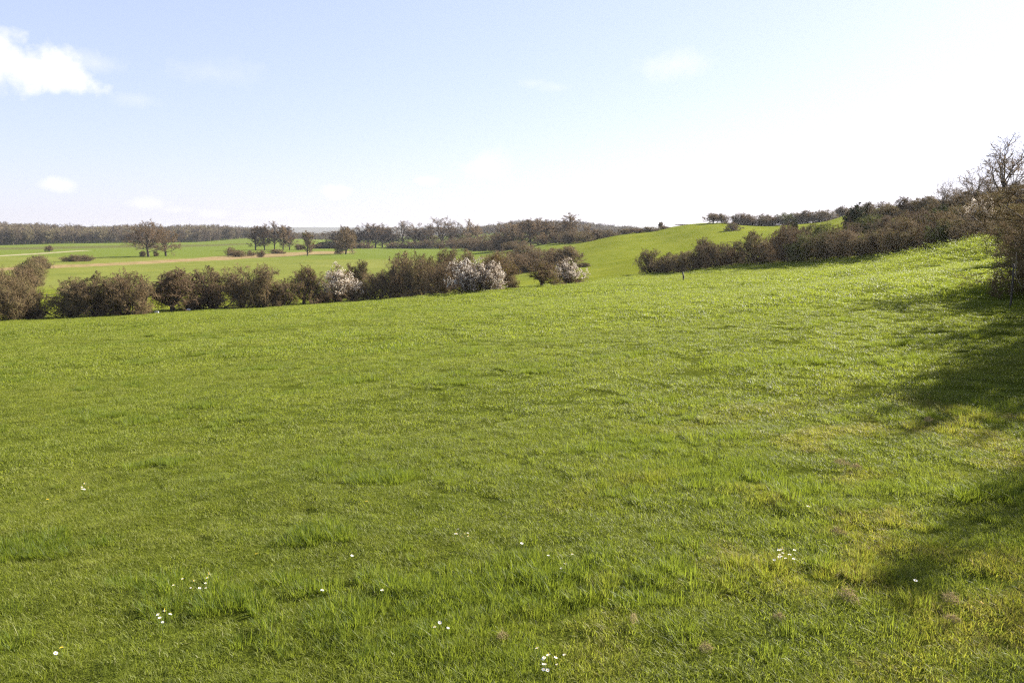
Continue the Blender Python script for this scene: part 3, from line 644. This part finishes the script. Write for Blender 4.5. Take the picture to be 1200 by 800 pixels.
def wood_tree(seed):
    rng = np.random.default_rng(seed); g_ = Geo()
    pt, rt = grow(rng, np.array([[0., 0, -.05]]), np.array([[0, 0, 1.]]), np.array([.8]), np.array([.02]), 4, .04, .02); g_.tube(pt, rt, 4)
    ns = 16; az = np.arange(ns) * 2.4; lean = rng.uniform(.3, 1.0, ns); Pn = np.stack([np.zeros(ns), np.zeros(ns), np.linspace(.03, .75, ns)], 1)
    D = np.stack([np.sin(lean) * np.cos(az), np.sin(lean) * np.sin(az), np.cos(lean)], 1); L = np.full(ns, .42) * rng.uniform(.7, 1.1, ns)
    p0, r0 = grow(rng, Pn, D, L, np.full(ns, .012), 4, .15, .08); g_.tube(p0, r0, 3)
    a = kids(rng, p0, r0, L, 7, .2, 1, .4, 1.1, .5); p1, r1 = grow(rng, *a, 3, .15, .05); g_.tube(p1, np.maximum(r1, .0045), 3)
    b = kids(rng, p1, r1, a[2], 6, .1, 1, .4, 1.1, .5); p2, r2 = grow(rng, *b, 2, .2, .05); g_.tube(p2, np.maximum(r2, .0045), 3)
    return g_.mesh('wood_tree', m_wood_far)
wt = [wood_tree(200 + i) for i in range(5)]
rng = np.random.default_rng(3)
def forest(name, n, px0, px1, foot, depth, hgt, label):
    px = rng.uniform(px0, px1, n); D0 = np.interp(px, [f[0] for f in foot], [f[1] for f in foot]); D = D0 + rng.random(n) ** 1.3 * depth
    v = (px - 600) / FP / math.cos(PITCH) ; x = v * D; y = D; z = H(x, y, False)
    s = hgt * rng.uniform(.7, 1.2, n) * (.75 + .5 * fbm(x / 50, y / 50, 77, 3)) * np.interp(px, [-400, 250, 340, 470, 535, 600, 740, 760], [1, 1, .6, .5, .35, 1, 1, .5]); wd_ = s * rng.uniform(.9, 1.4, n)
    return points_object(name, np.stack([x, y, z], 1), dict(pick=('INT', rng.integers(0, 5, n).astype(np.int32)), rot=('FLOAT_VECTOR', np.stack([np.zeros(n), np.zeros(n), rng.uniform(0, 6.28, n)], 1).astype(np.float32)),
                         scl=('FLOAT_VECTOR', np.stack([wd_, wd_, s], 1).astype(np.float32))), wt, label, 'stuff', 'woodland')
forest('woodland', 3400, -330, 470, [(-330, 700), (0, 700), (120, 750), (240, 800), (300, 890), (370, 940), (470, 1000)], 260, 12.5, 'bare brown wood covering the low ridge beyond the valley on the left')
forest('woodland', 1100, 545, 760, [(545, 950), (760, 950)], 200, 9.0, 'hazy brown wood on the hill behind the dark clump')

m_hill, t, o = mat('distant_wooded_hill'); P = pos(t)
principled(t, o, ramp(t, noise(t, P, .01, 5, .7), [(.3, (.06, .06, .045)), (.7, (.10, .09, .06))]), .9)
hx = np.linspace(-2600, 1600, 160); hy = np.linspace(3300, 4700, 24)
X, Y = np.meshgrid(hx, hy, indexing='ij'); prof = np.sin(np.pi * (Y - 3300) / 1400) ** .8
Z = -12 + prof * (30 + 16 * fbm(X / 600, Y / 900, 8, 3)) + (fbm(X / 30, Y / 60, 14, 3) - .5) * 6 * (prof > .05)
n1, n2 = X.shape; i_ = np.arange(n1 - 1)[:, None] * n2 + np.arange(n2 - 1)[None]
me = mk_mesh('distant_hills', np.stack([X, Y, Z], -1).reshape(-1, 3), np.stack([i_, i_ + n2, i_ + n2 + 1, i_ + 1], -1).reshape(-1, 4)); me.materials.append(m_hill)
hl = bpy.data.objects.new('hills', me); COL.objects.link(hl); hl['kind'] = 'structure'; hl['label'] = 'blue-grey hills on the horizon'

# ---------------------------------------------------------------- grass
def patch(seed, nb, radius, h, wdt, seg=2, lean=.85, splay=False):
    rng = np.random.default_rng(seed)
    r = radius * np.sqrt(rng.random(nb)) * (1 if not splay else .6); a = rng.uniform(0, 6.283, nb); X = r * np.cos(a); Y = r * np.sin(a)
    cl = fbm(X / radius * 2.2 + 5, Y / radius * 2.2 + 5, seed, 3); cl2 = fbm(X / radius * 1.7 + 9, Y / radius * 1.7, seed + 3, 2)
    hh = h * rng.uniform(.45, 1.15, nb) * (.55 + .9 * cl); edge = 1 - .45 * (r / radius) ** 2 if not splay else 1; hh = hh * edge
    da = cl2 * 12 + rng.normal(0, 1.0, nb); 
    if splay: da = a + rng.normal(0, .8, nb)
    ln = np.abs(rng.normal(lean, .3, nb)); ww = wdt * rng.uniform(.6, 1.3, nb)
    dx, dy = np.cos(da), np.sin(da); tw = rng.uniform(-.9, .9, nb); sx, sy = -np.sin(da + tw), np.cos(da + tw)
    V = []; 
    for k in range(seg + 1):
        t_ = k / seg; bend = ln * t_ ** 1.6; up = hh * t_ * (1 - .28 * ln * t_)
        cx = X + dx * bend * hh; cy = Y + dy * bend * hh; cz = up - .01
        wk = ww * (1 - t_ ** 1.8) * .5
        if k < seg: V += [np.stack([cx - sx * wk, cy - sy * wk, cz], 1), np.stack([cx + sx * wk, cy + sy * wk, cz], 1)]
        else: V += [np.stack([cx, cy, cz], 1)]
    V = np.stack(V, 1); nv = V.shape[1]; b = (np.arange(nb) * nv)[:, None]
    q = np.concatenate([b + np.array([2 * k, 2 * k + 1, 2 * k + 3, 2 * k + 2]) for k in range(seg - 1)]); tr_ = b + np.array([nv - 3, nv - 2, nv - 1])
    bvv = np.repeat(rng.random(nb), nv).astype(np.float32)
    me = mk_mesh('grass_patch', V.reshape(-1, 3), q, tr_, {'bv': ('FLOAT', bvv)}); me.materials.append(m_blade); return me
LOD = [(.8, 9.5, 95, .16, 380, .041, .0032), (8, 22, 24, .30, 380, .045, .0060), (19, 50, 4.4, .62, 340, .068, .014), (44, 150, .72, 1.3, 340, .10, .030)]
rng = np.random.default_rng(99)
allp = []; meshes = []; A = dict(pick=[], rot=[], scl=[], dry=[], lush=[])
def add_pts(x, y, pick0, npick, sc, hs, tilt=.12):
    n = len(x); z = H(x, y)
    allp.append(np.stack([x, y, z], 1)); A['pick'].append(rng.integers(0, npick, n) + pick0)
    e = .3; gx_ = (H(x + e, y, False) - H(x - e, y, False)) / (2 * e); gy_ = (H(x, y + e, False) - H(x, y - e, False)) / (2 * e)
    A['rot'].append(np.stack([gy_, -gx_, rng.uniform(0, 6.28, n)], 1))
    A['scl'].append(np.stack([sc, sc, sc * hs], 1)); A['dry'].append(dry_f(x, y)); A['lush'].append(np.clip(smooth(1.25, 1.9, hs), 0, .8))
for (r0, r1, dens, pr, nb, h, wd_) in LOD:
    k0 = len(meshes); meshes += [patch(300 + k0 + i, nb, pr, h, wd_) for i in range(5)]
    a0, a1 = RAD(-46), RAD(47) if r0 > 15 else RAD(60)
    n = int(dens * (a1 - a0) / 2 * (r1 ** 2 - r0 ** 2)); r = np.sqrt(rng.uniform(r0 ** 2, r1 ** 2, n)); a = rng.uniform(a0, a1, n)
    fade = np.minimum(smooth(r0 * .85, r0 * 1.15, r) if r0 > 1 else 1, 1 - smooth(r1 * .85, r1, r)); k = rng.random(n) < fade; x, y = (r * np.sin(a))[k], (r * np.cos(a))[k]
    k = (y < 130 - np.clip(x, -60, 0) * -.55) & (y < 118 + 6 * smooth(-30, 20, x) - np.clip(x, 0, 99) * .15 if r1 > 100 else y > -9); x, y = x[k], y[k]
    f1 = fbm(x / 1.3, y / 1.3, 41, 3); f2 = fbm(x / 5, y / 5, 45, 3)
    sl = 1 - .3 * smooth(0, 3, x) * smooth(5, 8, y); hs = .98 + sl * (.6 * (f1 - .45) + 0.7 * smooth(.62, .8, f1)) + .3 * (f2 - .5)
    sc = rng.uniform(.8, 1.2, len(x)); add_pts(x, y, k0, 5, sc, hs)
# tussocks: taller darker tufts
k0 = len(meshes); meshes += [patch(500 + i, 170, .11, .068, .0032, 3, .5, True) for i in range(4)]
n = 5200; r = 1.5 + 60 * rng.random(n) ** 1.5; a = rng.uniform(RAD(-44), RAD(46), n); x, y = r * np.sin(a), r * np.cos(a)
f = fbm(x / 2.2, y / 2.2, 61, 3); keep_ = lambda x, y: rng.random(len(x)) > .35 * smooth(0, 2, x) * smooth(4.5, 7, y) * (1 - smooth(25, 40, y))
k = (f > .64) & keep_(x, y); x, y = x[k], y[k]; add_pts(x, y, k0, 4, rng.uniform(.5, .9, len(x)) * (1 + np.hypot(x, y) / 70), np.full(len(x), 1.0))
A['lush'][-1][:] = .5
cr_ = 3.5 + 75 * rng.random(230) ** 1.25; ca = rng.uniform(RAD(-42), RAD(44), 230); cs = rng.uniform(.12, .42, 230) * (1 + cr_ / 60)
m_ = rng.integers(8, 34, 230); ci_ = np.repeat(np.arange(230), m_)
x = cr_[ci_] * np.sin(ca[ci_]) + rng.normal(0, 1, len(ci_)) * cs[ci_]; y = cr_[ci_] * np.cos(ca[ci_]) + rng.normal(0, .55, len(ci_)) * cs[ci_]
k = keep_(x, y); x, y = x[k], y[k]
add_pts(x, y, k0, 4, rng.uniform(.7, 1.25, len(x)) * (1 + np.hypot(x, y) / 50), np.full(len(x), 1.15)); A['lush'][-1][:] = .85
pts = np.concatenate(allp); at = {}
for k_, tname, dt in (('pick', 'INT', np.int32), ('rot', 'FLOAT_VECTOR', np.float32), ('scl', 'FLOAT_VECTOR', np.float32), ('dry', 'FLOAT', np.float32), ('lush', 'FLOAT', np.float32)): at[k_] = (tname, np.concatenate(A[k_]).astype(dt))
points_object('grass', pts, at, meshes, 'short tufted green grass of the sloping meadow', 'stuff', 'grass')
print('grass instances', len(pts))

# ---------------------------------------------------------------- small things
def simple(name, col, rough=.8):
    m, t, o = mat(name); P = pos(t); n = noise(t, P, 14, 4)
    principled(t, o, ramp(t, n, [(.3, tuple(c * .75 for c in col)), (.7, tuple(min(1, c * 1.15) for c in col))]), rough); return m
m_post = simple('weathered_wood', (.07, .06, .045)); m_white = simple('white_plastic', (.75, .76, .78), .5); m_petal = simple('daisy_petal', (.85, .84, .82), .6)
m_yel = simple('yellow_petal', (.75, .52, .03), .6); m_dead = simple('dead_grass', (.40, .31, .14), .9); m_wire = simple('dull_wire', (.25, .24, .22), .5); m_stem = simple('flower_stem', (.10, .16, .03), .6); m_palestem = simple('pale_bramble_stem', (.45, .38, .30), .7)
def box_geo(g_, c, s, rng, jit=.0):
    v = np.array([[x, y, z] for x in (-1, 1) for y in (-1, 1) for z in (-1, 1)], float) * np.array(s) / 2 + np.array(c) + rng.normal(0, jit, (8, 3))
    q = np.array([[0, 1, 3, 2], [4, 6, 7, 5], [0, 4, 5, 1], [2, 3, 7, 6], [0, 2, 6, 4], [1, 5, 7, 3]]) + g_.n; g_.v.append(v); g_.q.append(q); g_.n += 8
rng = np.random.default_rng(12)
def stick(p, r, m=7, jit=0.0):
    p = np.array(p, float)[None]; g_ = Geo(); g_.tube(p, np.array(r, float)[None], m)
    v = g_.v[0]; k = m  # close the top
    c = len(v); g_.v.append(p[0, -1:] + np.array([[0, 0, .01]])); g_.q.append(np.array([[c - m + i, c - m + (i + 1) % m, c, c] for i in range(0)]).reshape(-1, 4).astype(int)); g_.n += 1
    return g_
def stick_mesh(name, p, r, m, mt):
    g_ = stick(p, r, m); v = np.concatenate(g_.v); c = len(v) - 1; tris = [[c - m + i, c - m + (i + 1) % m, c] for i in range(m)]
    me = mk_mesh(name, v, np.concatenate([q for q in g_.q if len(q)]), tris); me.materials.append(mt); return me
# leaning post in the open meadow before the big hedge
D = hit(802, 329); x, y = xy_at(802, D); o_ = bpy.data.objects.new('fence_post', stick_mesh('fence_post', [(0, 0, -.3), (-.03, 0, .4), (-.14, 0, .85)], [.08, .08, .07], 7, m_post)); COL.objects.link(o_)
o_.location = (x, y, float(H(x, y))); o_['label'] = 'short dark leaning post alone in the meadow before the big hedge'; o_['category'] = 'post'
# old post and wire at the right edge
D = 14.6; x, y = xy_at(1189, D); z = float(H(x, y))
pt_ = thing('fence_post', 'thin dark post in front of the bush at the right picture edge', 'post', (x, y, z))
part('stake', stick_mesh('stake', [(0, 0, -.2), (.01, 0, .4), (.0, .01, .8)], [.02, .018, .015], 6, m_post), pt_)
0 and part('wire', stick_mesh('wire', [(0, 0, .7), (1.0, .4, .62), (2.2, .8, .74)], [.004, .004, .004], 4, m_wire), pt_)
o_ = bpy.data.objects.new('bramble_stem', stick_mesh('bramble_stem', [(.62, .1, -.02), (.42, .05, .18), (.22, .0, .30), (.05, -.05, .36), (-.06, -.05, .56), (-.08, -.05, .95)], [.006, .006, .006, .005, .004, .003], 5, m_palestem)); COL.objects.link(o_)
o_.location = (x - .05, y - .2, float(H(x + .5, y - .1))); o_['label'] = 'pale bent bramble stem beside the thin post at the right edge'; o_['category'] = 'stem'
# little fence in the left field
D = 128.0; x, y = xy_at(38, D); z = float(H(x, y)); fn = thing('wooden_fence', 'short low wooden fence in the field right of the receding hedge', 'fence', (x, y, z), RAD(8))
for k, xx in enumerate((-.55, .55, 1.65)):
    part('post', stick_mesh('post', [(xx, 0, -.3), (xx, 0, 1.15 if k < 2 else .9)], [.07, .06], 6, m_post), fn)
for zz in (.35, .72):
    g_ = Geo(); box_geo(g_, (.9, .07, zz), (3.4, .04, .09), rng, .006); part('rail', g_.mesh('rail', m_post), fn)
# two white blocks by the hedge
for px, base, w_, lab in ((179.5, 366.6, .52, 'left one of two small white blocks in the grass before the hedge'), (217.5, 364.2, .42, 'right one of two small white blocks in the grass before the hedge')):
    D = hit(px, base); x, y = xy_at(px, D)
    me = bpy.data.meshes.new('white_block'); import bmesh
    bm_ = bmesh.new(); bmesh.ops.create_cube(bm_, size=1); bmesh.ops.scale(bm_, vec=(w_, .3, .24), verts=bm_.verts)
    for v in bm_.verts:
        if v.co.z > 0: v.co.x *= .88; v.co.y *= .85
    bmesh.ops.bevel(bm_, geom=bm_.edges[:], offset=.03, segments=2, affect='EDGES'); bm_.to_mesh(me); bm_.free(); me.materials.append(m_white)
    o_ = bpy.data.objects.new('white_block', me); COL.objects.link(o_); o_.location = (x, y, float(H(x, y)) + .12); o_.rotation_euler = (0, 0, RNG.uniform(-.3, .3)); o_['label'] = lab; o_['category'] = 'block'; o_['group'] = 'white blocks by the hedge'

# daisies and dandelions
def flower_meshes(n, rp, mt, name, hgt):
    g1 = Geo(); a = np.arange(n) * 2 * math.pi / n; v = []
    for k in range(n):
        c, s = math.cos(a[k]), math.sin(a[k]); cc, ss = -s, c; wv = rp * .17; up = rng.uniform(0, .25) * rp
        v += [(c * rp * .25 - cc * wv * .4, s * rp * .25 - ss * wv * .4, hgt), (c * rp * .7 - cc * wv, s * rp * .7 - ss * wv, hgt + up * .6), (c * rp, s * rp, hgt + up), (c * rp * .7 + cc * wv, s * rp * .7 + ss * wv, hgt + up * .6)]
    g1.v.append(np.array(v)); g1.q.append(np.arange(n * 4).reshape(n, 4)); g1.n = n * 4
    return g1.mesh(name, mt)
daisy_petals = flower_meshes(16, .013, m_petal, 'daisy_petals', .062); dand_petals = flower_meshes(24, .017, m_yel, 'dandelion_petals', .062)
centre = stick_mesh('flower_centre', [(0, 0, .060), (0, 0, .0625), (0, 0, .0635)], [.003, .0036, .002], 8, m_yel)
fstem = stick_mesh('flower_stem', [(0, 0, 0), (.002, 0, .03), (0, 0, .060)], [.0012, .0012, .001], 5, m_stem)
def flower(px, py, lab, group, kind='daisy', s=1.0):
    D = hit(px, py + 6, 1.5, 60); x, y = xy_at(px, D); x += 0; z = float(H(x, y))
    t = thing(kind, lab, 'flower', (x, y, z), RNG.uniform(0, 6), group, (s * .58, s * .58, s)); t.rotation_euler = (RNG.uniform(-.1, .5), RNG.uniform(-.3, .3), RNG.uniform(0, 6))
    part('petals', daisy_petals if kind == 'daisy' else dand_petals, t)
    if kind == 'daisy': part('centre', centre, t)
    part('stem', fstem, t)
def cluster(c, n, sx, sy, lab, group, s=1.0, kind='daisy'):
    for k in range(n): flower(c[0] + RNG.gauss(0, sx), c[1] + RNG.gauss(0, sy), lab, group, kind, s * RNG.uniform(.75, 1.15))
cluster((163, 732), 6, 5, 5, 'white daisy in the patch at lower left', 'daisies in the patch at lower left', 1.2)
cluster((215, 694), 9, 14, 6, 'white daisy in the loose patch just above the lower left patch', 'daisies above the lower left patch', 1.2)
cluster((75, 575), 6, 6, 4, 'white daisy in the small patch near the left picture edge', 'daisies near the left picture edge', 1.3)
cluster((933, 657), 13, 8, 4, 'white daisy in the dense patch at the right of the foreground', 'daisies of the dense right patch', 1.15)
cluster((655, 783), 12, 14, 5, 'white daisy in the patch at the bottom centre', 'daisies at the bottom centre', 1.0)
cluster((538, 630), 7, 8, 8, 'white daisy in the loose patch left of centre', 'daisies left of centre', 1.1)
cluster((655, 664), 4, 12, 4, 'white daisy in the sparse group right of centre', 'daisies right of centre', 1.1)
cluster((512, 740), 3, 6, 4, 'white daisy of the three near the bottom, left of centre', 'daisies near the bottom', 1.1)
for px, py, lab in [(22, 781, 'lone white daisy in the bottom left corner'), (610, 643, 'lone white daisy at the centre of the foreground'), (1098, 690, 'lone pale daisy at the edge of the right shade'), (440, 704, 'pair-like single white daisy left of the bottom centre'),
                    (359, 705, 'lone white daisy between the lower left patch and the centre'), (957, 600, 'lone white daisy above the dense right patch'), (398, 659, 'lone white daisy left of the loose centre patch')]: flower(px, py, lab, 'scattered single daisies', 'daisy', 1.3)
for px, py, lab in [(288, 656, 'yellow dandelion in the left foreground'), (1177, 711, 'yellow flower in the shade at lower right'), (424, 593, 'yellow dandelion left of centre'), (32, 588, 'yellow dandelion by the left picture edge'), (35, 777, 'small yellow flower in the bottom left corner')]: flower(px, py, lab, 'yellow flowers', 'dandelion', 1.0)
# heaps of dead moss and grass
def dead_heap(seed, s):
    rng = np.random.default_rng(seed); g_ = Geo(); n = 170; a = rng.uniform(0, 6.28, n); r = s * np.sqrt(rng.random(n)); P = np.stack([r * np.cos(a), r * np.sin(a), .055 * (1 - (r / s) ** 2) * rng.random(n) + .01], 1)
    D = nrm(np.stack([rng.normal(0, 1, n), rng.normal(0, 1, n), rng.uniform(0, .7, n)], 1)); p, rr_ = grow(rng, P, D, rng.uniform(.02, .06, n), np.full(n, .0021), 3, .5, -.05); g_.tube(p, rr_, 3); return g_.mesh('dead_grass', m_dead)
dh = [dead_heap(i, .09) for i in range(3)]
for i, (px, py, s, lab) in enumerate([(1002, 627, 1.1, 'brown clump of dead grass right of the dense daisy patch'), (1018, 706, 1.3, 'largest pinkish brown clump of dead grass at lower right'), (843, 768, 1.0, 'brown clump of dead grass near the bottom, right of centre'), (1146, 708, 1.2, 'reddish dead clump in the shade at lower right'),
                                 (1150, 730, .8, 'small brown clump just below the reddish one in the shade'), (1102, 496, 1.3, 'brown clump of dead grass between the two shades on the right'), (1001, 546, 1.1, 'brown clump left of two in the right middle ground'), (1018, 550, 1.1, 'brown clump right of two in the right middle ground'), (752, 735, .8, 'small orange-brown clump near the bottom centre'), (588, 750, .8, 'small brown clump left of the bottom centre'), (933, 728, .9, 'flat brown clump below the dense daisy patch')]):
    D = hit(px, py, 1.5, 60); x, y = xy_at(px, D)
    o_ = bpy.data.objects.new('dead_grass_clump', dh[i % 3]); COL.objects.link(o_); o_.location = (x, y, float(H(x, y)) + .022); o_.rotation_euler = (0, 0, RNG.uniform(0, 6)); o_.scale = (s * RNG.uniform(.3, .62), s * RNG.uniform(.2, .36), s * .6); o_['label'] = lab; o_['category'] = 'dead grass'; o_['group'] = 'clumps of dead grass'

# ---------------------------------------------------------------- thin spring haze
HAZE = 0.00007
m_haze, t, o = mat('haze'); pv = N(t, 'ShaderNodeVolumePrincipled'); pv.inputs['Density'].default_value = HAZE; pv.inputs['Color'].default_value = (.86, .9, .97, 1); pv.inputs['Anisotropy'].default_value = .35
t.links.new(pv.outputs[0], o.inputs['Volume'])
zb, zt_ = float(GZ.min()) - 1, max(45.0, float(GZ.max()) + 16)
print('ground range', GZ.min(), GZ.max())
v = np.array([[x, y, z] for x in (-9500, 9500) for y in (-9500, 9500) for z in (zb, zt_)], float)
me = mk_mesh('haze', v, np.array([[0, 1, 3, 2], [4, 6, 7, 5], [0, 4, 5, 1], [2, 3, 7, 6], [0, 2, 6, 4], [1, 5, 7, 3]])); me.materials.append(m_haze)
hz = bpy.data.objects.new('haze', me); COL.objects.link(hz); hz['kind'] = 'stuff'; hz['label'] = 'thin pale haze in the air over the fields'
